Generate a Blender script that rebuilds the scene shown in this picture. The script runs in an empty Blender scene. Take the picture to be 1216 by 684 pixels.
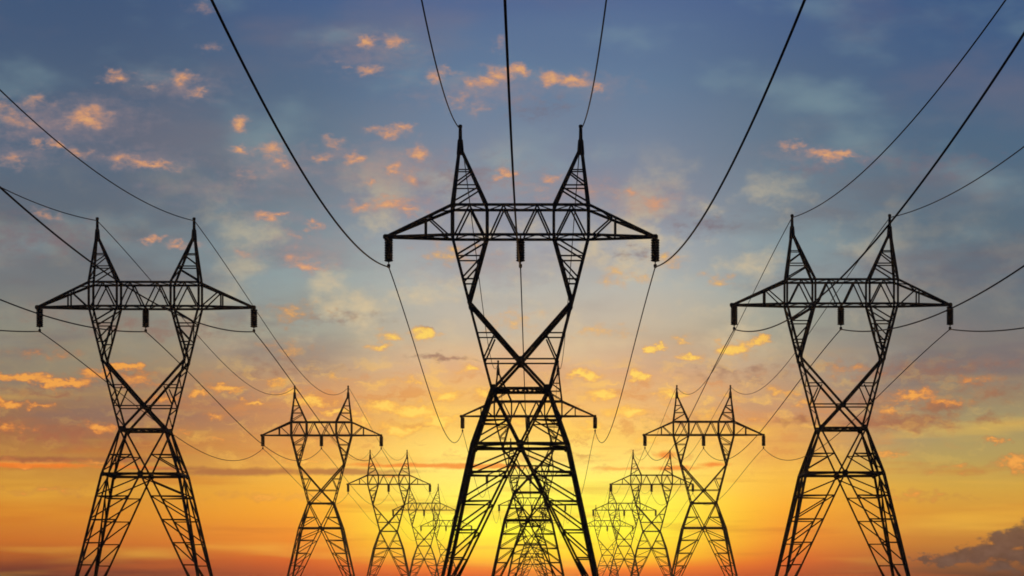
import bpy, bmesh, math, random
from mathutils import Vector, Matrix

scn = bpy.context.scene
COL = scn.collection
random.seed(7)

# ------------------------------------------------------------------ camera
EYE = 1.7                 # eye height above the field
F = 3059.0                # focal length in pixels of a 1216 px wide picture
cam_d = bpy.data.cameras.new('camera')
cam = bpy.data.objects.new('camera', cam_d)
COL.objects.link(cam)
cam.location = (0, 0, EYE)
cam.rotation_euler = (math.radians(90), 0, 0)
cam_d.sensor_width = 36
cam_d.lens = F / 1216 * 36
cam_d.shift_x = -32 / 1216
cam_d.shift_y = (705 - 342) / 1216
cam_d.clip_start = 0.5
cam_d.clip_end = 60000
scn.camera = cam

# ------------------------------------------------------------------ exposure
scn.view_settings.view_transform = 'Standard'
scn.view_settings.look = 'None'
scn.view_settings.gamma = 1
scn.view_settings.exposure = 0
scn.view_settings.use_curve_mapping = False
scn.cycles.filter_width = 1.75      # a slightly soft lens

# ------------------------------------------------------------------ sun
SUN_EL = math.radians(1.5)
SUN_AZ = math.radians(-0.2)          # measured from +Y towards +X
sd = bpy.data.lights.new('setting_sun', 'SUN')
sd.energy = 0.25
sd.angle = math.radians(0.6)
sd.color = (1.0, 0.55, 0.22)
so = bpy.data.objects.new('setting_sun', sd)
COL.objects.link(so)
sdir = Vector((math.sin(SUN_AZ) * math.cos(SUN_EL), math.cos(SUN_AZ) * math.cos(SUN_EL), math.sin(SUN_EL)))
so.rotation_euler = (-sdir).to_track_quat('-Z', 'Y').to_euler()
so.location = (0, 400, 60)


# ------------------------------------------------------------------ sky
def lin(c):
    return tuple(((v / 255) / 12.92 if v / 255 <= 0.04045 else ((v / 255 + 0.055) / 1.055) ** 2.4) for v in c)


world = bpy.data.worlds.new('World')
scn.world = world
world.use_nodes = True
nt = world.node_tree
nt.nodes.clear()
N, L = nt.nodes, nt.links


def put(sock, v):
    if isinstance(v, bpy.types.NodeSocket):
        L.new(v, sock)
    else:
        if sock.type == 'RGBA' and len(v) == 3:
            v = (*v, 1)
        sock.default_value = v


def mth(op, a, b=0.0, c=0.0, clamp=False):
    n = N.new('ShaderNodeMath'); n.operation = op; n.use_clamp = clamp
    put(n.inputs[0], a); put(n.inputs[1], b); put(n.inputs[2], c)
    return n.outputs[0]


def vec(op, a, b=(0, 0, 0), c=(0, 0, 0)):
    n = N.new('ShaderNodeVectorMath'); n.operation = op
    put(n.inputs[0], a); put(n.inputs[1], b)
    if op == 'MULTIPLY_ADD': put(n.inputs[2], c)
    return n.outputs['Value'] if op == 'LENGTH' else n.outputs[0]


def mix(f, a, b, blend='MIX'):
    n = N.new('ShaderNodeMix'); n.data_type = 'RGBA'; n.blend_type = blend
    put(n.inputs[0], f); put(n.inputs[6], a); put(n.inputs[7], b)
    return n.outputs[2]


def rng(v, a, b, c=0.0, d=1.0, smooth=True):
    n = N.new('ShaderNodeMapRange')
    n.interpolation_type = 'SMOOTHSTEP' if smooth else 'LINEAR'
    put(n.inputs[0], v); put(n.inputs[1], a); put(n.inputs[2], b); put(n.inputs[3], c); put(n.inputs[4], d)
    return n.outputs[0]


def ramp(v, stops, interp='LINEAR'):
    n = N.new('ShaderNodeValToRGB'); cr = n.color_ramp; cr.interpolation = interp
    while len(cr.elements) < len(stops): cr.elements.new(0.5)
    for e, (p, c) in zip(cr.elements, stops):
        e.position = p; e.color = (*c, 1)
    put(n.inputs[0], v)
    return n.outputs[0]


def noise(p, scale, detail=4, rough=0.55, off=(0, 0, 0), stretch=(1, 1, 1), colour=False):
    q = vec('MULTIPLY_ADD', p, stretch, off)
    n = N.new('ShaderNodeTexNoise'); n.noise_dimensions = '3D'
    put(n.inputs['Vector'], q); n.inputs['Scale'].default_value = scale
    n.inputs['Detail'].default_value = detail; n.inputs['Roughness'].default_value = rough
    return n.outputs['Color'] if colour else n.outputs['Fac']


def comb(x, y, z=0.0):
    n = N.new('ShaderNodeCombineXYZ'); put(n.inputs[0], x); put(n.inputs[1], y); put(n.inputs[2], z)
    return n.outputs[0]


tc = N.new('ShaderNodeTexCoord')
sp = N.new('ShaderNodeSeparateXYZ'); L.new(tc.outputs['Generated'], sp.inputs[0])
X, Y, Z = sp.outputs
# azimuth from the sun's bearing and height above the horizon, both in units of 1.873 degrees
U = mth('MULTIPLY', mth('ARCTAN2', X, Y), 30.59)
V = mth('MULTIPLY', mth('DIVIDE', Z, mth('MAXIMUM', mth('SQRT', mth('ADD', mth('MULTIPLY', X, X), mth('MULTIPLY', Y, Y))), 1e-4)), 30.59)
P = comb(U, V)
# slow waviness of the layers
wv = noise(P, 0.45, 3, 0.5, stretch=(0.55, 1.6, 1), off=(3.1, 0, 0))
Vw = mth('ADD', V, mth('MULTIPLY', mth('SUBTRACT', wv, 0.5), mth('MINIMUM', mth('MULTIPLY', V, 0.5), 0.9)))


def column(stops):       # stops: photo row -> colour
    s = sorted(((705 - y) / 800.0, lin(c)) for y, c in stops)
    return ramp(mth('DIVIDE', Vw, 8.0, clamp=True), s)


centre = column([(684, (214, 84, 22)), (674, (240, 120, 20)), (660, (255, 204, 26)), (630, (255, 248, 50)), (600, (255, 250, 80)),
                 (555, (255, 232, 118)), (520, (250, 206, 102)), (485, (240, 188, 110)), (440, (222, 176, 132)),
                 (395, (200, 184, 158)), (340, (182, 186, 180)), (285, (162, 172, 182)), (230, (136, 145, 163)), (165, (118, 137, 162)),
                 (90, (98, 127, 160)), (0, (80, 107, 152))])
midl = column([(684, (180, 66, 26)), (667, (220, 92, 20)), (642, (240, 140, 28)), (600, (252, 172, 42)), (565, (248, 186, 66)),
               (530, (228, 160, 80)), (490, (214, 150, 98)), (450, (186, 154, 122)), (400, (160, 165, 150)), (340, (147, 166, 168)),
               (270, (120, 142, 156)), (190, (98, 124, 146)), (100, (83, 111, 142)), (0, (70, 100, 145))])
left = column([(684, (92, 42, 38)), (676, (116, 50, 36)), (664, (166, 84, 34)), (646, (200, 108, 34)), (612, (216, 138, 40)), (580, (206, 144, 52)),
               (550, (186, 132, 64)), (515, (158, 108, 70)), (480, (146, 112, 86)), (440, (142, 132, 110)), (400, (132, 135, 124)),
               (340, (108, 119, 125)), (270, (92, 109, 124)), (200, (84, 106, 129)), (110, (74, 98, 128)), (0, (60, 88, 126))])
right = column([(684, (96, 58, 44)), (676, (124, 76, 46)), (662, (162, 100, 48)), (646, (192, 122, 46)), (610, (214, 150, 52)), (580, (208, 162, 66)),
                (550, (180, 156, 88)), (515, (158, 147, 106)), (480, (142, 128, 106)), (440, (124, 120, 114)), (400, (110, 117, 119)),
                (340, (92, 113, 127)), (270, (84, 111, 130)), (200, (76, 107, 134)), (110, (68, 100, 137)), (0, (60, 92, 136))])
wl = rng(U, -1.9, -5.4)
wr = rng(U, 2.3, 5.0)
wmid = mth('MAXIMUM', rng(U, -0.7, -3.0), rng(U, 0.9, 3.2))
base = mix(wmid, centre, midl)
base = mix(wl, base, left)
base = mix(wr, base, right)
# wide blotches of grey-violet and of clear blue
n1 = noise(P, 0.55, 5, 0.55, stretch=(0.6, 1.5, 1), off=(1.7, 4.2, 0))
base = mix(mth('MULTIPLY', rng(n1, 0.48, 0.72), rng(V, 1.5, 3.2, 0, 0.24)), base, lin((142, 122, 126)))
n2 = noise(P, 0.8, 4, 0.5, stretch=(0.7, 1.4, 1), off=(9.3, 1.1, 0))
base = mix(mth('MULTIPLY', rng(n2, 0.50, 0.75), rng(V, 2.2, 3.6, 0, 0.36)), base, lin((146, 174, 180)))
n5 = noise(P, 0.9, 5, 0.58, stretch=(0.5, 1.9, 1), off=(21, 3.3, 0))
base = mix(mth('MULTIPLY', mth('MULTIPLY', rng(n5, 0.46, 0.68), rng(mth('ABSOLUTE', U), 1.5, 4.0, 0.25, 1.0)), mth('MULTIPLY', rng(V, 1.6, 2.4), rng(V, 5.6, 4.2, 0, 0.5))), base, lin((104, 98, 108)))
# fine streaking near the horizon
n3 = noise(P, 1.0, 4, 0.55, stretch=(0.35, 4.5, 1), off=(0, 2.2, 0))
base = mix(mth('MULTIPLY', rng(n3, 0.5, 0.7), rng(V, 3.0, 0.8, 0.0, 0.38)), base, lin((198, 92, 28)))
n3b = noise(P, 0.8, 3, 0.5, stretch=(0.4, 3.5, 1), off=(7, 5.2, 0))
base = mix(mth('MULTIPLY', rng(n3b, 0.52, 0.75), rng(V, 3.2, 1.6, 0.0, 0.45)), base, lin((246, 192, 66)))


n4 = noise(P, 1.1, 5, 0.6, stretch=(0.9, 1.3, 1), off=(12, 6, 0))
base = mix(mth('MULTIPLY', rng(n4, 0.47, 0.70), mth('MULTIPLY', mth('MULTIPLY', rng(V, 2.4, 3.3), rng(V, 5.6, 4.2)), rng(mth('ABSOLUTE', U), 5.0, 2.0, 0.1, 0.75))), base, lin((220, 200, 160)))


# cloud puffs: (x, y, half width, half height, strength) by bearing and height
def blobs(lst, pw):
    acc = None
    for x, y, rx, ry, s in lst:
        u, v = (x - 640) / 100, (705 - y) / 100
        rx, ry = rx * 1.35 / 100, ry * 1.35 / 100
        q = vec('MULTIPLY_ADD', pw, (1 / rx, 1 / ry, 0), (-u / rx, -v / ry, 0))
        m = mth('MULTIPLY_ADD', vec('LENGTH', q), -s, s)
        acc = m if acc is None else mth('MAXIMUM', acc, m)
    return acc


wa = noise(P, 3.2, 4, 0.6, stretch=(0.8, 1.2, 1), colour=True)
wb = noise(P, 11, 3, 0.6, stretch=(0.8, 1.2, 1), off=(4, 4, 0), colour=True)
PW = vec('MULTIPLY_ADD', vec('SUBTRACT', wa, (0.5, 0.5, 0.5)), (0.50, 0.30, 0), P)
PW = vec('MULTIPLY_ADD', vec('SUBTRACT', wb, (0.5, 0.5, 0.5)), (0.20, 0.14, 0), PW)
tex = noise(P, 7, 5, 0.62, stretch=(0.75, 1.3, 1), off=(2, 8, 0))
texb = mth('MULTIPLY', mth('SUBTRACT', tex, 0.5), 1.5)
PB = vec('MULTIPLY_ADD', vec('SUBTRACT', wa, (0.5, 0.5, 0.5)), (0.3, 0.07, 0), P)

HI = [(147, 100, 17, 8, .9), (182, 109, 12, 4, .5), (222, 101, 16, 9, .75), (240, 112, 14, 6, .7), (50, 131, 16, 8, .6), (107, 147, 28, 11, 1),
      (15, 138, 13, 8, .6), (28, 155, 25, 10, .55), (52, 181, 10, 7, .9), (72, 180, 9, 6, .9), (98, 191, 18, 7, .75), (25, 202, 14, 6, .55),
      (155, 195, 16, 9, .85), (185, 201, 32, 5, .9), (285, 151, 13, 10, 1), (287, 183, 10, 5, .8), (323, 183, 19, 10, .95), (336, 197, 10, 6, .8),
      (385, 190, 13, 7, .85), (300, 213, 25, 8, .4), (250, 62, 12, 5, .35), (397, 171, 16, 6, .6), (236, 12, 12, 8, .35),
      (437, 51, 12, 8, .95), (470, 52, 16, 10, .8), (436, 84, 17, 7, .85), (410, 82, 6, 4, .6), (462, 160, 24, 7, .9), (476, 153, 10, 6, .8), (499, 181, 18, 9, .9),
      (422, 189, 11, 8, .95), (468, 203, 9, 7, 1), (490, 210, 11, 9, .7), (436, 221, 8, 6, .8), (468, 240, 28, 8, 1), (515, 91, 14, 8, .8),
      (535, 84, 14, 5, .55), (572, 98, 18, 8, .9), (590, 90, 18, 10, 1), (612, 86, 14, 8, 1), (655, 93, 22, 8, 1), (682, 97, 26, 8, 1), (710, 105, 8, 7, .85),
      (550, 120, 18, 9, .55), (568, 134, 12, 7, .45), (598, 205, 11, 6, 1), (655, 210, 14, 5, .75), (748, 230, 12, 7, .7), (775, 240, 22, 10, .7),
      (590, 52, 10, 7, .4), (942, 178, 14, 6, .75), (978, 190, 20, 7, 1), (1002, 186, 20, 5, .85), (323, 257, 11, 7, 1), (370, 268, 12, 5, .9),
      (358, 281, 14, 6, .5), (352, 306, 15, 9, .7), (370, 317, 24, 7, .9), (430, 244, 18, 5, .8), (492, 250, 14, 6, .9), (290, 303, 12, 6, .6),
      (185, 289, 11, 5, 1), (220, 296, 24, 4, .7), (62, 262, 16, 6, .7), (640, 226, 30, 10, .35), (700, 222, 26, 8, .35)]
LO = [(350, 372, 30, 10, .4), (340, 415, 26, 8, .35), (610, 380, 30, 10, .35), (735, 330, 24, 9, .4), (795, 308, 18, 7, .4), (855, 332, 16, 7, .35), (540, 300, 30, 10, .35), (720, 395, 26, 8, .4), (1010, 440, 30, 8, .4), (1150, 455, 30, 7, .4), (60, 425, 30, 6, .4), (200, 478, 26, 6, .6), (20, 510, 26, 6, .5), (260, 525, 30, 6, .4), (530, 470, 24, 8, .8), (800, 470, 24, 6, .6), (860, 470, 22, 6, .5), (600, 500, 26, 8, .7), (1130, 560, 50, 4, .4), (1090, 590, 60, 4, .35), (330, 590, 70, 4, .35), (60, 585, 60, 4, .35), (505, 397, 17, 8, 1.1), (465, 399, 18, 6, .6), (452, 413, 14, 5, .6), (777, 417, 10, 5, 1), (823, 424, 17, 6, 1), (866, 413, 18, 9, 1.1), (898, 408, 18, 6, 1),
      (690, 447, 20, 5, 1), (758, 447, 11, 8, 1), (806, 404, 10, 4, .6), (30, 455, 50, 6, 1), (78, 459, 40, 5, 1), (20, 483, 20, 6, .9), (55, 486, 20, 4, .7),
      (150, 440, 22, 6, 1.1), (118, 450, 22, 8, .8), (165, 455, 30, 10, .6), (270, 462, 22, 6, .9), (305, 480, 18, 5, 1), (235, 470, 14, 5, .9), (260, 495, 12, 5, .6),
      (120, 511, 16, 7, .8), (370, 478, 24, 8, 1), (345, 470, 14, 6, .8), (400, 490, 22, 6, .9), (455, 483, 30, 8, 1), (495, 487, 20, 9, 1), (520, 500, 24, 8, 1),
      (470, 510, 26, 7, .9), (430, 500, 18, 6, .8), (330, 455, 18, 4, .5), (715, 470, 22, 7, .9), (745, 490, 26, 8, .9), (700, 505, 20, 7, .8),
      (770, 520, 22, 7, .6), (1085, 470, 26, 8, .9), (1120, 481, 22, 6, .6), (1060, 487, 20, 7, .7), (950, 480, 22, 6, .6), (930, 465, 16, 5, .5),
      (1060, 541, 20, 5, .6), (1200, 552, 20, 9, .95), (1175, 529, 13, 4, .8), (40, 554, 70, 5, .85), (120, 553, 40, 4, .6), (360, 548, 40, 3, .5), (840, 494, 24, 7, .5),
      (575, 470, 18, 5, .7), (560, 440, 22, 5, .5), (480, 455, 22, 5, .5), (660, 480, 18, 6, .7), (400, 450, 20, 5, .4), (900, 500, 16, 5, .4), (215, 512, 16, 5, .4)]
DK = [(530, 426, 42, 4, .8), (505, 390, 12, 4, .8), 
      (800, 500, 40, 7, .5), (1060, 503, 75, 13, .85), (1110, 488, 30, 10, .8), (1170, 500, 30, 8, .5), (1030, 478, 24, 8, .6), (1175, 470, 40, 12, .45),
      (60, 290, 90, 26, .5), (180, 392, 100, 14, .6), (60, 380, 50, 12, .35), (640, 130, 40, 14, .4), (560, 210, 60, 20, .45), (840, 265, 40, 14, .4), (1100, 200, 80, 16, .4),
      (960, 205, 50, 10, .35), (1100, 440, 110, 16, .55), (880, 445, 60, 10, .45), (80, 520, 100, 18, .5), (60, 470, 60, 5, .6), (160, 449, 24, 6, .6),
      (400, 380, 60, 8, .4), (340, 440, 60, 12, .45), (750, 300, 30, 8, .35), (390, 520, 50, 8, .4), (950, 500, 30, 7, .6), (690, 540, 30, 4, .4)]
SMOKE = [(1098, 664, 12, 6, 1), (1120, 666, 16, 8, .9), (1140, 660, 15, 9, 1), (1162, 658, 20, 11, .9), (1186, 650, 16, 12, 1), (1207, 640, 15, 15, 1),
         (1196, 664, 30, 12, .8), (1232, 646, 26, 24, 1), (1300, 660, 60, 30, 1)]
BAND = [(500, 553, 80, 2.6, .9), (570, 554, 60, 3.4, 1), (440, 552, 34, 2.5, .5), (800, 556, 34, 3, .8), (740, 556, 36, 2.5, .45), (850, 552, 20, 3, .7), (790, 541, 12, 5, .8), (465, 566, 40, 2.5, .4), (40, 556, 90, 3, .8), (150, 557, 60, 2.5, .5)]

d = rng(mth('ADD', blobs(DK, PW), texb), 0.02, 0.75)
dcol = ramp(mth('DIVIDE', V, 8.0, clamp=True), [(0.0, lin((110, 50, 40))), (0.19, lin((176, 96, 70))), (0.27, lin((150, 98, 74))), (0.4, lin((136, 112, 104))), (0.55, lin((116, 108, 122))), (1.0, lin((104, 112, 140)))])
base = mix(mth('MULTIPLY', d, 0.75), base, dcol)
# mottled cloudlets that fill the glow around the sun
mo = noise(PW, 3.6, 5, 0.6, stretch=(0.6, 1.5, 1), off=(5, 3, 0))
env = mth('MULTIPLY', mth('MULTIPLY', rng(V, 1.1, 1.9), rng(V, 3.1, 2.3)), rng(mth('ABSOLUTE', U), 5.5, 1.5, 0.25, 1))
base = mix(mth('MULTIPLY', rng(mo, 0.50, 0.68), mth('MULTIPLY', env, 0.55)), base, lin((255, 204, 92)))
base = mix(mth('MULTIPLY', rng(mo, 0.46, 0.32), mth('MULTIPLY', env, 0.5)), base, lin((214, 138, 74)))
VEIL = [(110, 145, 70, 22, .6), (30, 195, 50, 14, .5), (400, 185, 60, 16, .5), (500, 190, 40, 20, .5), (330, 260, 50, 12, .4), (60, 155, 90, 28, .7), (170, 195, 60, 14, .55), (220, 108, 50, 16, .5), (440, 65, 60, 24, .4), (465, 205, 80, 32, .7), (470, 242, 70, 16, .7),
        (335, 200, 60, 26, .6), (365, 300, 60, 26, .6), (580, 105, 90, 22, .6), (690, 100, 60, 16, .6), (600, 215, 60, 24, .5), (700, 225, 60, 22, .6), (765, 240, 60, 24, .8),
        (970, 190, 60, 14, .5), (560, 320, 90, 24, .35), (250, 230, 70, 16, .35)]
ve = rng(mth('ADD', blobs(VEIL, PW), mth('MULTIPLY', texb, 0.8)), 0.0, 1.0, smooth=False)
base = mix(mth('MULTIPLY', ve, 0.62), base, ramp(ve, [(0, lin((138, 134, 150))), (1, lin((190, 150, 140)))]))
h = mth('ADD', blobs(HI, PW), texb)
hcol = ramp(rng(h, 0.05, 1.0, smooth=False), [(0, lin((152, 138, 146))), (0.35, lin((192, 150, 134))), (0.7, lin((222, 160, 124))), (1, lin((236, 176, 124)))])
base = mix(mth('MULTIPLY', rng(h, -0.15, 1.05), 0.88), base, hcol)
l = mth('ADD', blobs(LO, PW), texb)
near = rng(mth('ABSOLUTE', U), 5.0, 1.0)
lcol_e = ramp(rng(l, 0.1, 0.85), [(0, lin((176, 112, 72))), (0.4, lin((228, 138, 62))), (1, lin((244, 166, 74)))])
lcol_c = ramp(rng(l, 0.1, 0.85), [(0, lin((226, 160, 84))), (0.4, lin((250, 188, 78))), (1, lin((255, 216, 100)))])
base = mix(mth('MULTIPLY', rng(l, -0.08, 0.8), 0.9), base, mix(near, lcol_e, lcol_c))
BELT = [(290, 561, 90, 5, 1), (400, 561, 80, 4.5, 1), (210, 558, 60, 3, .8), (50, 549, 80, 4.5, .9), (150, 548, 50, 4, .7), (470, 560, 40, 3, .6)]
bt = rng(mth('ADD', blobs(BELT, PB), mth('MULTIPLY', texb, 0.5)), 0.0, 0.7)
base = mix(mth('MULTIPLY', bt, 0.7), base, lin((150, 84, 62)))
bd = rng(mth('ADD', blobs(BAND, PB), mth('MULTIPLY', texb, 0.4)), 0.0, 0.6)
base = mix(mth('MULTIPLY', bd, 0.8), base, lin((238, 122, 40)))
sm = rng(mth('ADD', blobs(SMOKE, PW), mth('MULTIPLY', texb, 1.2)), -0.12, 0.4)
base = mix(mth('MULTIPLY', sm, 0.9), base, ramp(tex, [(0.3, lin((72, 52, 48))), (0.7, lin((102, 80, 72)))]))
hs = N.new('ShaderNodeHueSaturation'); put(hs.inputs['Saturation'], rng(V, 2.0, 4.5, 1.0, 1.04)); put(hs.inputs['Value'], rng(V, 2.0, 4.5, 1.0, 0.90)); put(hs.inputs['Color'], base)
base = mix(rng(V, 3.0, 6.5, 0.0, 1.0), hs.outputs[0], mix(1.0, hs.outputs[0], (0.975, 1.01, 0.975, 1), 'MULTIPLY'))
# away from the sunset the sky is plain dusk blue; below the horizon it is dark
dusk = ramp(mth('DIVIDE', V, 60.0, clamp=True), [(0, lin((70, 62, 74))), (0.2, lin((62, 78, 108))), (1, lin((30, 44, 74)))])
away = mth('MAXIMUM', rng(mth('ABSOLUTE', U), 7.5, 26), rng(V, 7.6, 16))
base = mix(away, base, dusk)
base = mix(rng(V, 0.0, -0.4), base, lin((34, 24, 20)))

sky = N.new('ShaderNodeTexSky'); sky.sky_type = 'NISHITA'; sky.sun_disc = False
sky.sun_elevation = SUN_EL; sky.sun_rotation = SUN_AZ; sky.air_density = 1.5; sky.dust_density = 3
bg1 = N.new('ShaderNodeBackground'); L.new(base, bg1.inputs[0]); bg1.inputs[1].default_value = 1.0
bg2 = N.new('ShaderNodeBackground'); L.new(sky.outputs[0], bg2.inputs[0]); bg2.inputs[1].default_value = 0.004
add = N.new('ShaderNodeAddShader'); L.new(bg1.outputs[0], add.inputs[0]); L.new(bg2.outputs[0], add.inputs[1])
wo = N.new('ShaderNodeOutputWorld'); L.new(add.outputs[0], wo.inputs[0])
try:
    world.cycles.sampling_method = 'MANUAL'; world.cycles.sample_map_resolution = 512
except Exception:
    pass


# ------------------------------------------------------------------ materials
def material(name, base_c, rough=0.6, metal=0.0, var=0.3, scale=4.0, second=None, bump=0.0):
    m = bpy.data.materials.new(name); m.use_nodes = True
    t = m.node_tree; b = t.nodes['Principled BSDF']
    tcn = t.nodes.new('ShaderNodeTexCoord')
    nz = t.nodes.new('ShaderNodeTexNoise'); nz.inputs['Scale'].default_value = scale; nz.inputs['Detail'].default_value = 6
    t.links.new(tcn.outputs['Object'], nz.inputs['Vector'])
    cr = t.nodes.new('ShaderNodeValToRGB')
    s2 = second or tuple(c * (1 - var) for c in base_c)
    cr.color_ramp.elements[0].position = 0.35; cr.color_ramp.elements[0].color = (*s2, 1)
    cr.color_ramp.elements[1].position = 0.65; cr.color_ramp.elements[1].color = (*base_c, 1)
    t.links.new(nz.outputs['Fac'], cr.inputs[0]); t.links.new(cr.outputs[0], b.inputs['Base Color'])
    b.inputs['Specular IOR Level'].default_value = 0.2
    b.inputs['Roughness'].default_value = rough; b.inputs['Metallic'].default_value = metal
    if bump:
        bp = t.nodes.new('ShaderNodeBump'); bp.inputs['Strength'].default_value = bump
        t.links.new(nz.outputs['Fac'], bp.inputs['Height']); t.links.new(bp.outputs[0], b.inputs['Normal'])
    return m


STEEL = material('weathered_dark_steel', (0.035, 0.034, 0.034), 0.75, 0.0, 0.4, 3.0, second=(0.022, 0.018, 0.016), bump=0.2)
CERAMIC = material('brown_glazed_ceramic', (0.03, 0.022, 0.018), 0.45, 0.0, 0.3, 8.0)
CABLE = material('weathered_conductor', (0.03, 0.03, 0.032), 0.7, 0.0, 0.3, 6.0)
CONCRETE = material('concrete', (0.26, 0.25, 0.23), 0.9, 0.0, 0.3, 2.0, bump=0.3)
FIELD = material('dry_field', (0.075, 0.07, 0.03), 0.95, 0.0, 0.4, 0.15, second=(0.035, 0.05, 0.018), bump=0.4)


# ------------------------------------------------------------------ helpers
def angle_bar(bm, a, b, w, face=Vector((0, -1, 0)), t=None):
    """rolled steel angle (L section) of leg width w from a to b"""
    a, b = Vector(a), Vector(b)
    d = (b - a)
    if d.length < 1e-4: return
    d.normalize()
    n = Vector(face) - d * d.dot(Vector(face))
    if n.length < 1e-3: n = Vector((1, 0, 0)) - d * d.x
    n.normalize()
    s = d.cross(n); s.normalize()
    t = t or w * 0.16
    prof = [(-w / 2, 0), (w / 2, 0), (w / 2, -t), (-w / 2 + t, -t), (-w / 2 + t, -w), (-w / 2, -w)]
    ra = [bm.verts.new(a + s * x + n * (y + w / 3)) for x, y in prof]
    rb = [bm.verts.new(b + s * x + n * (y + w / 3)) for x, y in prof]
    k = len(prof)
    for i in range(k):
        bm.faces.new((ra[i], ra[(i + 1) % k], rb[(i + 1) % k], rb[i]))
    bm.faces.new(ra[::-1]); bm.faces.new(rb)


def plate(bm, c, sx, sz, face=Vector((0, -1, 0)), t=0.03):
    """gusset plate where members meet"""
    f = Vector(face).normalized(); s = Vector((0, 0, 1)).cross(f).normalized()
    up = Vector((0, 0, 1)); c = Vector(c) + f * 0.06
    pts = [(-sx, -sz * .5), (-sx * .5, -sz), (sx * .5, -sz), (sx, -sz * .5), (sx, sz * .5), (sx * .5, sz), (-sx * .5, sz), (-sx, sz * .5)]
    A = [bm.verts.new(c + s * x + up * z) for x, z in pts]
    B = [bm.verts.new(c + s * x + up * z - f * t) for x, z in pts]
    bm.faces.new(A); bm.faces.new(B[::-1])
    for i in range(8):
        bm.faces.new((A[i], A[(i + 1) % 8], B[(i + 1) % 8], B[i]))


def lathe(bm, prof, x, y, n=14):
    rings = []
    for r, z in prof:
        rings.append([bm.verts.new((x + r * math.cos(2 * math.pi * i / n), y + r * math.sin(2 * math.pi * i / n), z)) for i in range(n)])
    for p, q in zip(rings, rings[1:]):
        for i in range(n):
            bm.faces.new((p[i], p[(i + 1) % n], q[(i + 1) % n], q[i]))
    bm.faces.new(rings[0][::-1]); bm.faces.new(rings[-1])


def finish(name, bm, mat, parent=None, smooth=False):
    me = bpy.data.meshes.new(name)
    bmesh.ops.recalc_face_normals(bm, faces=bm.faces)
    bm.to_mesh(me); bm.free()
    me.materials.append(mat)
    if smooth:
        for p in me.polygons: p.use_smooth = True
    o = bpy.data.objects.new(name, me); COL.objects.link(o)
    if parent: o.parent = parent
    return o


# ------------------------------------------------------------------ ground
bm = bmesh.new()
xs = [-1600, -1200, -900] + [-400 + 40 * i for i in range(21)] + [900, 1200, 1600]
ys = [-560, -400] + [-160 + 60 * i for i in range(24)] + [1500, 1600, 1750]
rnd = random.Random(3)
grid = []
for y in ys:
    row = []
    for x in xs:
        flat = min([math.hypot(x - tx, y - ty) for tx, ty in [(-1.45, 190 + 192 * i) for i in range(5)] + [(0, 0)] + [(-36.4, 239 + 191 * i) for i in range(5)] + [(27.4, 236 + 192 * i) for i in range(5)]])
        z = 0 if flat < 60 else rnd.uniform(-0.35, 0.05)
        row.append(bm.verts.new((x, y, z)))
    grid.append(row)
for j in range(len(ys) - 1):
    for i in range(len(xs) - 1):
        bm.faces.new((grid[j][i], grid[j][i + 1], grid[j + 1][i + 1], grid[j + 1][i]))
g = finish('ground', bm, FIELD, smooth=True); g['kind'] = 'structure'

# ------------------------------------------------------------------ the pylon
D0 = 190.0


def hd(z):      # half depth of the pylon at height z above eye level
    pts = [(-1.7, 6.15), (1.27, 5.53), (10.88, 3.476), (14.99, 2.06), (26.3, 1.33), (28.5, 1.33), (32.6, 0.0), (40, 0.0)]
    for (z0, h0), (z1, h1) in zip(pts, pts[1:]):
        if z <= z1: return h0 + (h1 - h0) * (z - z0) / (z1 - z0)
    return 0


def hw(z):      # half width of the lower body
    return hd(z)


def PX(dx, y):  # photo offset from the pylon's axis, photo row -> local x, z(eye) on the front face
    z = (705 - y) * D0 / F
    for _ in range(6):
        z = (705 - y) * (D0 - hd(z)) / F
    return dx * (D0 - hd(z)) / F, z


def P3(dx, y, s=-1):
    x, z = PX(dx, y)
    return Vector((x, s * hd(z), z + EYE))


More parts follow.
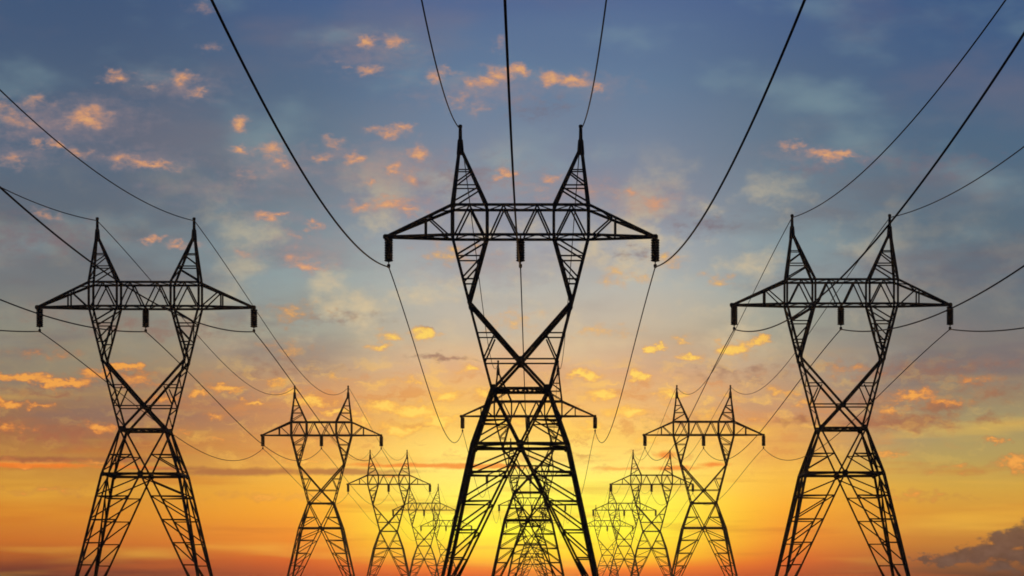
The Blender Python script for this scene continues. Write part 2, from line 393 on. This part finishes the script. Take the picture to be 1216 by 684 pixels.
def build_pylon():
    root = bpy.data.objects.new('pylon', None); COL.objects.link(root)
    E = EYE
    zb, zl, zw = -1.45, 10.88, 14.99
    zk = -1.45
    FN = {'f': (Vector((0, -1, 0)), lambda u, z: Vector((u, -hw(z), z + E))),
          'r': (Vector((0, 1, 0)), lambda u, z: Vector((-u, hw(z), z + E))),
          'l': (Vector((-1, 0, 0)), lambda u, z: Vector((-hw(z), -u, z + E))),
          'g': (Vector((1, 0, 0)), lambda u, z: Vector((hw(z), u, z + E)))}
    # legs and footings
    for sx in (-1, 1):
        for sy in (-1, 1):
            bm = bmesh.new()
            c = lambda z: Vector((sx * hw(z), sy * hd(z), z + E))
            f = Vector((sx * .3, sy, 0))
            angle_bar(bm, c(zb), c(zl), 0.24, f)
            angle_bar(bm, c(zl), c(zw), 0.23, f)
            leg = finish('leg', bm, STEEL, root)
            bm = bmesh.new()
            x, y = sx * hw(zb), sy * hd(zb)
            lathe(bm, [(0.75, -0.4), (0.75, 0.12), (0.68, 0.18), (0.5, 0.2), (0.5, 0.30), (0.46, 0.34)], x, y, 16)
            finish('footing', bm, CONCRETE, root)
    # big crossed braces of each face
    zs_h = []
    for y in (559.5, 594.5, 629, 662):
        zs_h.append(PX(0, y)[1])

    def inner(z):           # half distance of the big brace from the axis
        if z >= zl: return hw(zw) * (z - zl) / (zw - zl) * 1.0
        return hw(zk) * (zl - z) / (zl - zk)
    for k in 'frlg':
        n, q = FN[k]
        bm = bmesh.new()
        for s in (-1, 1):
            angle_bar(bm, q(s * hw(zw), zw), q(0, zl), 0.16, n)
            angle_bar(bm, q(0, zl), q(s * hw(zk) * 0.99, zk), 0.155, n)
        plate(bm, q(0, zl), 0.28, 0.28, n)
        for s in (-1, 1): plate(bm, q(s * (hw(zw) - 0.1), zw), 0.22, 0.3, n)
        finish('cross_brace', bm, STEEL, root)
        # lattice between leg and brace
        bm = bmesh.new()
        lv = [zl] + zs_h + [-0.6]
        zu = PX(0, 498)[1]
        for s in (-1, 1):
            w = 0.085
            angle_bar(bm, q(s * hw(zu), zu), q(s * inner(zu), zu), w, n)
            angle_bar(bm, q(s * inner(zu), zu), q(s * hw(zu - 1.45), zu - 1.45), 0.11, n)
            for i in range(len(lv) - 1):
                z0, z1 = lv[i], lv[i + 1]
                zz = z0 - 0.35 if i == 0 else z0
                angle_bar(bm, q(s * max(inner(zz), .05), zz), q(s * hw(z1), z1 + 0.1), 0.115, n)
                if i < len(lv) - 2:
                    angle_bar(bm, q(s * hw(z1), z1), q(s * inner(z1), z1), 0.10, n)
            plate(bm, q(s * (hw(zl) - .08), zl), 0.16, 0.24, n)
        finish('face_lattice', bm, STEEL, root)
    # ring beams with plan bracing
    for z, w in ((zl, 0.24), (zw, 0.22)):
        bm = bmesh.new()
        hwz = hw(z)
        for k in 'frlg':
            n, q = FN[k]
            angle_bar(bm, q(-hwz, z), q(hwz, z), w, n)
        up = Vector((0, 0, 1))
        cs = [Vector((0, -hwz, z + E)), Vector((hwz, 0, z + E)), Vector((0, hwz, z + E)), Vector((-hwz, 0, z + E))]
        for i in range(4): angle_bar(bm, cs[i], cs[(i + 1) % 4], 0.10, up)
        if z == zw:
            m = 12
            for i in range(m):
                x0 = -hwz + 2 * hwz * i / m; x1 = x0 + 2 * hwz / m
                a, b = (-hwz, hwz) if i % 2 else (hwz, -hwz)
                angle_bar(bm, (x0, a, z + E), (x1, b, z + E), 0.11, up)
        finish('cross_beam', bm, STEEL, root)
    # horizontal ties across the corner of each leg
    for z in zs_h[:4] + [PX(0, 498)[1]]:
        h, c = hw(z), inner(z)
        for sx in (-1, 1):
            for sy in (-1, 1):
                bm = bmesh.new()
                A, B, K = Vector((sx * c, sy * h, z + E)), Vector((sx * h, sy * c, z + E)), Vector((sx * h, sy * h, z + E))
                up = Vector((0, 0, 1))
                angle_bar(bm, A, B, 0.09, up)
                for f_ in (0.2, 0.4, 0.6, 0.8):
                    M = A.lerp(B, f_)
                    angle_bar(bm, K, M, 0.07, up)
                finish('corner_tie', bm, STEEL, root)
    # upper body: splayed posts, X brace and ties, front and rear
    yp = 356.5
    for sx in (-1, 1):
        bm = bmesh.new()
        for s in (-1, 1):
            n = Vector((0, s, 0))
            angle_bar(bm, P3(sx * 33.5, 463, s), P3(sx * 61.5, yp, s), 0.18, n)
            for i in range(7):       # side face zigzag
                ya, yb = 455 - i * 14, 455 - (i + 1) * 14
                xa = sx * (33.5 + 28 * (463 - ya) / 106.5); xb = sx * (33.5 + 28 * (463 - yb) / 106.5)
                if s == 1:
                    angle_bar(bm, P3(xa, ya, -1 if i % 2 else 1), P3(xb, yb, 1 if i % 2 else -1), 0.085, Vector((sx, 0, 0)))
            angle_bar(bm, P3(sx * 51.5, 395, s), P3(sx * 30, 395, s), 0.10, n)
            angle_bar(bm, P3(sx * 31, 397, s), P3(sx * 43, 424, s), 0.12, n)
            plate(bm, P3(sx * 61, yp, s), 0.13, 0.34, n)
        finish('splayed_post', bm, STEEL, root)
    for s in (-1, 1):
        bm = bmesh.new()
        n = Vector((0, s, 0))
        for sx in (-1, 1):
            angle_bar(bm, P3(sx * 61.2, yp + 1, s), P3(0, 427, s), 0.22, n)
            angle_bar(bm, P3(0, 427, s), P3(sx * 33.5, 463, s), 0.21, n)
        angle_bar(bm, P3(-43.5, 426, s), P3(43.5, 426, s), 0.12, n)
        plate(bm, P3(0, 427, s), 0.26, 0.26, n)
        finish('cross_brace', bm, STEEL, root)
    # tapered lattice columns either side of the opening
    for sx in (-1, 1):
        bm = bmesh.new()
        out = lambda y: sx * (61.5 + (81.3 - 61.5) * (yp - y) / (yp - 279))
        inn = lambda y: sx * (61.5 - (61.5 - 39.8) * (yp - y) / (yp - 279))
        for s in (-1, 1):
            n = Vector((0, s, 0))
            angle_bar(bm, P3(sx * 61.5, yp, s), P3(sx * 81.3, 279, s), 0.21, n)
            angle_bar(bm, P3(sx * 61.5, yp, s), P3(sx * 39.8, 279, s), 0.21, n)
            angle_bar(bm, P3(inn(281), 281, s), P3(out(302), 302, s), 0.13, n)
            angle_bar(bm, P3(out(303.5), 303.5, s), P3(inn(303.5), 303.5, s), 0.11, n)
            angle_bar(bm, P3(inn(306), 306, s), P3(out(329), 329, s), 0.12, n)
            angle_bar(bm, P3(out(331), 331, s), P3(inn(331), 331, s), 0.12, n)
        for fn in (out, inn):
            yy = [281, 303, 331, 350]
            for i in range(3):
                angle_bar(bm, P3(fn(yy[i]), yy[i], -1 if i % 2 else 1), P3(fn(yy[i + 1]), yy[i + 1], 1 if i % 2 else -1), 0.09, Vector((1, 0, 0)))
        finish('lattice_column', bm, STEEL, root)
    # central girder of the crossarm
    bm = bmesh.new()
    yt, yb = 243, 278.5
    top = lambda dx, s: P3(dx, yt, s)
    bot = lambda dx, s: P3(dx, yb, s)
    for s in (-1, 1):
        n = Vector((0, s, 0))
        angle_bar(bm, top(-82, s), top(82, s), 0.21, n)
        angle_bar(bm, bot(-82, s), bot(82, s), 0.21, n)
        for dx in (-81.3, -39.8, 39.8, 81.3):
            angle_bar(bm, top(dx, s), bot(dx, s), 0.2, n)
        for b0, ap, b1 in ((-78, -60.5, -43), (-36, -20, -3), (3, 20, 36), (43, 60.5, 78)):
            angle_bar(bm, bot(b0, s), top(ap, s), 0.13, n)
            angle_bar(bm, top(ap, s), bot(b1, s), 0.13, n)
            plate(bm, top(ap, s), 0.2, 0.1, n)
    xs_ = [-81.3, -60.5, -39.8, -20, 0, 20, 39.8, 60.5, 81.3]
    for i in range(8):
        for fn in (top, bot):
            a, b = (-1, 1) if i % 2 else (1, -1)
            angle_bar(bm, fn(xs_[i], a), fn(xs_[i + 1], b), 0.065, Vector((0, 0, 1)))
        if i in (0, 2, 4, 6): angle_bar(bm, bot(xs_[i], -1), bot(xs_[i], 1), 0.12, Vector((0, 0, 1)))
    finish('crossarm_girder', bm, STEEL, root)
    # tapering arms to the tips
    XT = 160 * D0 / F; ZT = (705 - 281.5) * D0 / F + E
    for sx in (-1, 1):
        bm = bmesh.new()
        tip_f, tip_r = Vector((sx * XT, -0.12, ZT)), Vector((sx * XT, 0.12, ZT))
        for s, tip in ((-1, tip_f), (1, tip_r)):
            n = Vector((0, s, 0))
            T, B = top(sx * 81.3, s), bot(sx * 81.3, s)
            angle_bar(bm, T, tip, 0.21, n)
            angle_bar(bm, B, tip, 0.21, n)
            f1 = 0.40
            angle_bar(bm, T.lerp(tip, f1), B.lerp(tip, f1), 0.14, n)
            angle_bar(bm, T.lerp(tip, 0.36), B.lerp(tip, 0.05), 0.12, n)
        Tf, Tr = top(sx * 81.3, -1), top(sx * 81.3, 1)
        Bf, Br = bot(sx * 81.3, -1), bot(sx * 81.3, 1)
        fr = [0, .2, .4, .58, .74, .88]
        for i in range(5):
            p, q_ = ((Tf, tip_f), (Tr, tip_r)) if i % 2 else ((Tr, tip_r), (Tf, tip_f))
            angle_bar(bm, p[0].lerp(p[1], fr[i]), q_[0].lerp(q_[1], fr[i + 1]), 0.09, Vector((0, 0, 1)))
            p, q_ = ((Bf, tip_f), (Br, tip_r)) if i % 2 else ((Br, tip_r), (Bf, tip_f))
            angle_bar(bm, p[0].lerp(p[1], fr[i]), q_[0].lerp(q_[1], fr[i + 1]), 0.09, Vector((0, 0, 1)))
        plate(bm, Vector((sx * XT, -0.1, ZT)), 0.2, 0.2, Vector((0, -1, 0)))
        finish('arm', bm, STEEL, root)
    # earth wire peaks
    for sx in (-1, 1):
        bm = bmesh.new()
        ax, az = PX(sx * 71.5, 178)
        apex = Vector((ax, 0, az + E))
        C = {}
        for s in (-1, 1):
            C['o', s] = top(sx * 81.3, s); C['i', s] = top(sx * 39.8, s)
            for kk in 'oi':
                angle_bar(bm, C[kk, s], apex + Vector(((0.08 if kk == 'i' else -0.08) * -sx, s * 0.1, 0)), 0.23, Vector((0, s, 0)))
            n = Vector((0, s, 0))
            o_, i_ = C['o', s], C['i', s]
            angle_bar(bm, o_.lerp(apex, .05), i_.lerp(apex, .32), 0.12, n)
            angle_bar(bm, o_.lerp(apex, .36), i_.lerp(apex, .36), 0.10, n)
            angle_bar(bm, o_.lerp(apex, .40), i_.lerp(apex, .60), 0.11, n)
            angle_bar(bm, o_.lerp(apex, .64), i_.lerp(apex, .64), 0.09, n)
        for kk in 'oi':
            a, b = C[kk, -1], C[kk, 1]
            angle_bar(bm, a.lerp(apex, .36), b.lerp(apex, .36), 0.09, Vector((0, 0, 1)))
            angle_bar(bm, a.lerp(apex, .02), b.lerp(apex, .36), 0.09, Vector((1, 0, 0)))
            angle_bar(bm, b.lerp(apex, .36), a.lerp(apex, .66), 0.09, Vector((1, 0, 0)))
        pk = finish('earth_wire_peak', bm, STEEL, root)
        bm = bmesh.new()
        zt = (705 - 148) * D0 / F + E
        lathe(bm, [(0.28, apex.z - 0.35), (0.25, apex.z + 0.1), (0.2, apex.z + 0.7), (0.14, apex.z + 0.8), (0.12, zt - 0.25), (0.15, zt - 0.2), (0.15, zt - 0.05), (0.08, zt)], apex.x, 0, 10)
        finish('spike', bm, STEEL, pk)
    # insulators
    for px, z0 in ((-156.5, ZT - 0.08), (0, bot(0, -1).z - 0.05), (160, ZT - 0.08)):
        x = px * D0 / F
        bm = bmesh.new()
        zend = (705 - 311) * D0 / F + E
        prof = [(0.07, z0 + 0.05), (0.07, z0 - 0.06)]
        nsh = 9
        hgt = (z0 - 0.08 - zend) / nsh
        for i in range(nsh):
            a = z0 - 0.08 - i * hgt
            prof += [(0.27, a), (0.325, a - hgt * .3), (0.325, a - hgt * .62), (0.27, a - hgt * .8)]
        prof += [(0.10, zend), (0.05, zend - 0.03)]
        lathe(bm, prof, x, 0, 16)
        ins = finish('insulator', bm, CERAMIC, root, smooth=False)
        bm = bmesh.new()
        lathe(bm, [(0.035, zend), (0.04, zend - 0.14), (0.11, zend - 0.17), (0.13, zend - 0.28), (0.11, zend - 0.42), (0.05, zend - 0.46)], x, 0, 10)
        cl = finish('wire_clamp', bm, STEEL, ins)
    return root


proto = build_pylon()


def children(o):
    return [c for c in bpy.data.objects if c.parent == o]


TREE = {c.name: children(c) for c in children(proto)}
KIDS = children(proto)


def copy_pylon():
    r = proto.copy(); COL.objects.link(r)
    for ch in KIDS:
        c = ch.copy(); COL.objects.link(c); c.parent = r
        for g_ in TREE[ch.name]:
            e = g_.copy(); COL.objects.link(e); e.parent = c
    return r


ROWS = {
    'centre': dict(x=-1.36, y0=190.0, st=192.0, yaw=0.0, dx=-0.25),
    'left': dict(x=-36.15, y0=236.8, st=191.3, yaw=0.7, dx=0.0),
    'right': dict(x=27.52, y0=234.8, st=192.3, yaw=-0.4, dx=-0.22),
}
LABEL = {
    ('centre', 0): 'tallest black lattice pylon in front at the middle of the picture',
    ('centre', 1): 'pylon whose crossarm shows right behind the waist of the tallest pylon',
    ('centre', 2): 'third pylon of the middle row, its crossarm low between the legs of the tallest pylon',
    ('centre', 3): 'fourth pylon of the middle row, tiny between the legs of the second one',
    ('centre', 4): 'farthest and smallest pylon of the middle row, low in the sun glow',
    ('left', 0): 'large black lattice pylon nearest the left edge of the picture',
    ('left', 1): 'mid-sized pylon second in the left row, between the large left one and the tallest',
    ('left', 2): 'small pylon third in the left row, just right of the mid-sized left one',
    ('left', 3): 'small faint pylon fourth in the left row, left of the tallest pylon\'s left leg',
    ('left', 4): 'farthest tiny pylon of the left row, partly behind the tallest pylon\'s left leg',
    ('right', 0): 'large black lattice pylon nearest the right edge of the picture',
    ('right', 1): 'mid-sized pylon second in the right row, between the large right one and the tallest',
    ('right', 2): 'small pylon third in the right row, its right arm behind the mid-sized right one',
    ('right', 3): 'small faint pylon fourth in the right row, close beside the tallest pylon\'s right leg',
    ('right', 4): 'farthest tiny pylon of the right row, lowest crossarm right of the tallest pylon\'s leg',
}
SHORT = {0: 'nearest', 1: 'second', 2: 'third', 3: 'fourth', 4: 'fifth'}
first = True
for i in range(5):
    for rn, r in ROWS.items():
        t = proto if first else copy_pylon()
        first = False
        t.location = (r['x'] + r['dx'] * i, r['y0'] + r['st'] * i, 0)
        t.rotation_euler = (0, 0, math.radians(r['yaw']))
        t['label'] = LABEL[rn, i]; t['category'] = 'pylon'; t['group'] = 'lattice pylons in three rows'

# ------------------------------------------------------------------ the wires
ZI = (705 - 317) * D0 / F
ZG = (705 - 153) * D0 / F
ATT = {'left insulator': (-156.5 * D0 / F, ZI, 'p'), 'middle insulator': (0.0, ZI, 'p'), 'right insulator': (160 * D0 / F, ZI, 'p'),
       'left peak': (-71.7 * D0 / F, ZG, 'g'), 'right peak': (72.0 * D0 / F, ZG, 'g')}
FWD = {('centre', 'p'): (0.90, 1.03, 1.16), ('centre', 'g'): (0.86, 1.12, 1.16), ('left', 'p'): (1.06, 1.44, 0.80), ('left', 'g'): (0.80, 1.17, 0.80),
       ('right', 'p'): (1.22, 1.63, 0.80), ('right', 'g'): (0.80, 1.06, 0.80)}


def attach(rn, i, key):
    r = ROWS[rn]; x, z, k = ATT[key]; a = math.radians(r['yaw'])
    return Vector((r['x'] + r['dx'] * i + x * math.cos(a), r['y0'] + r['st'] * i + x * math.sin(a), z)), k


def tube(name, pts, rad, label, group):
    bm = bmesh.new(); n = 8; prev = None
    for j, p in enumerate(pts):
        d = (pts[min(j + 1, len(pts) - 1)] - pts[max(j - 1, 0)]).normalized()
        s = d.cross(Vector((0, 0, 1))).normalized(); u = s.cross(d)
        ring = [bm.verts.new(p + (s * math.cos(2 * math.pi * k / n) + u * math.sin(2 * math.pi * k / n)) * rad) for k in range(n)]
        if prev:
            for k in range(n): bm.faces.new((prev[k], prev[(k + 1) % n], ring[(k + 1) % n], ring[k]))
        else: bm.faces.new(ring[::-1])
        prev = ring
    bm.faces.new(prev)
    o = finish(name, bm, CABLE, smooth=True)
    o['label'] = label; o['category'] = 'power line'; o['group'] = group
    return o


for rn in ROWS:
    for key in ATT:
        a, k = attach(rn, 0, key)
        ca, cb, end = FWD[rn, k]
        pts = []
        for j in range(73):
            t = end * j / 72
            pts.append(Vector((a.x + (0.42 * t if rn == 'centre' else 0), a.y * (1 - t), a.z * (1 - ca * t + cb * t * t) + EYE)))
        tube('power_line' if k == 'p' else 'earth_wire', pts, 0.051 if k == 'p' else 0.041,
             f'wire rising off the photo from the {key} of the nearest {rn} row pylon', 'wires coming overhead from the nearest pylons')
        for i in range(4):
            a, k = attach(rn, i, key); b, _ = attach(rn, i + 1, key)
            s = (0.185 if k == 'p' else 0.136) * a.z
            pts = []
            for j in range(49):
                t = j / 48
                p = a.lerp(b, t); p.z += EYE - 4 * s * t * (1 - t) * (1 - 0.65 * (1 - 2 * t))
                pts.append(p)
            tube('power_line' if k == 'p' else 'earth_wire', pts, (0.045 if k == 'p' else 0.038) - 0.004 * i,
                 f'sagging wire between the {key}s of the {SHORT[i]} and {SHORT[i + 1]} {rn} row pylons', 'wires sagging between the pylons')

# ------------------------------------------------------------------ evening haze over the field
bm = bmesh.new()
bmesh.ops.create_cube(bm, size=1)
for v in bm.verts:
    v.co = Vector((v.co.x * 3300, 600 + v.co.y * 2400, (v.co.z + 0.5) * 47 - 1.6))
hz = bpy.data.materials.new('haze'); hz.use_nodes = True
t = hz.node_tree; t.nodes.clear()
pv = t.nodes.new('ShaderNodeVolumePrincipled'); pv.inputs['Color'].default_value = (0.95, 0.93, 0.9, 1)
pv.inputs['Density'].default_value = 0.00005; pv.inputs['Anisotropy'].default_value = 0.85
mo_ = t.nodes.new('ShaderNodeOutputMaterial'); t.links.new(pv.outputs[0], mo_.inputs['Volume'])
hb = finish('haze', bm, hz); hb['kind'] = 'stuff'
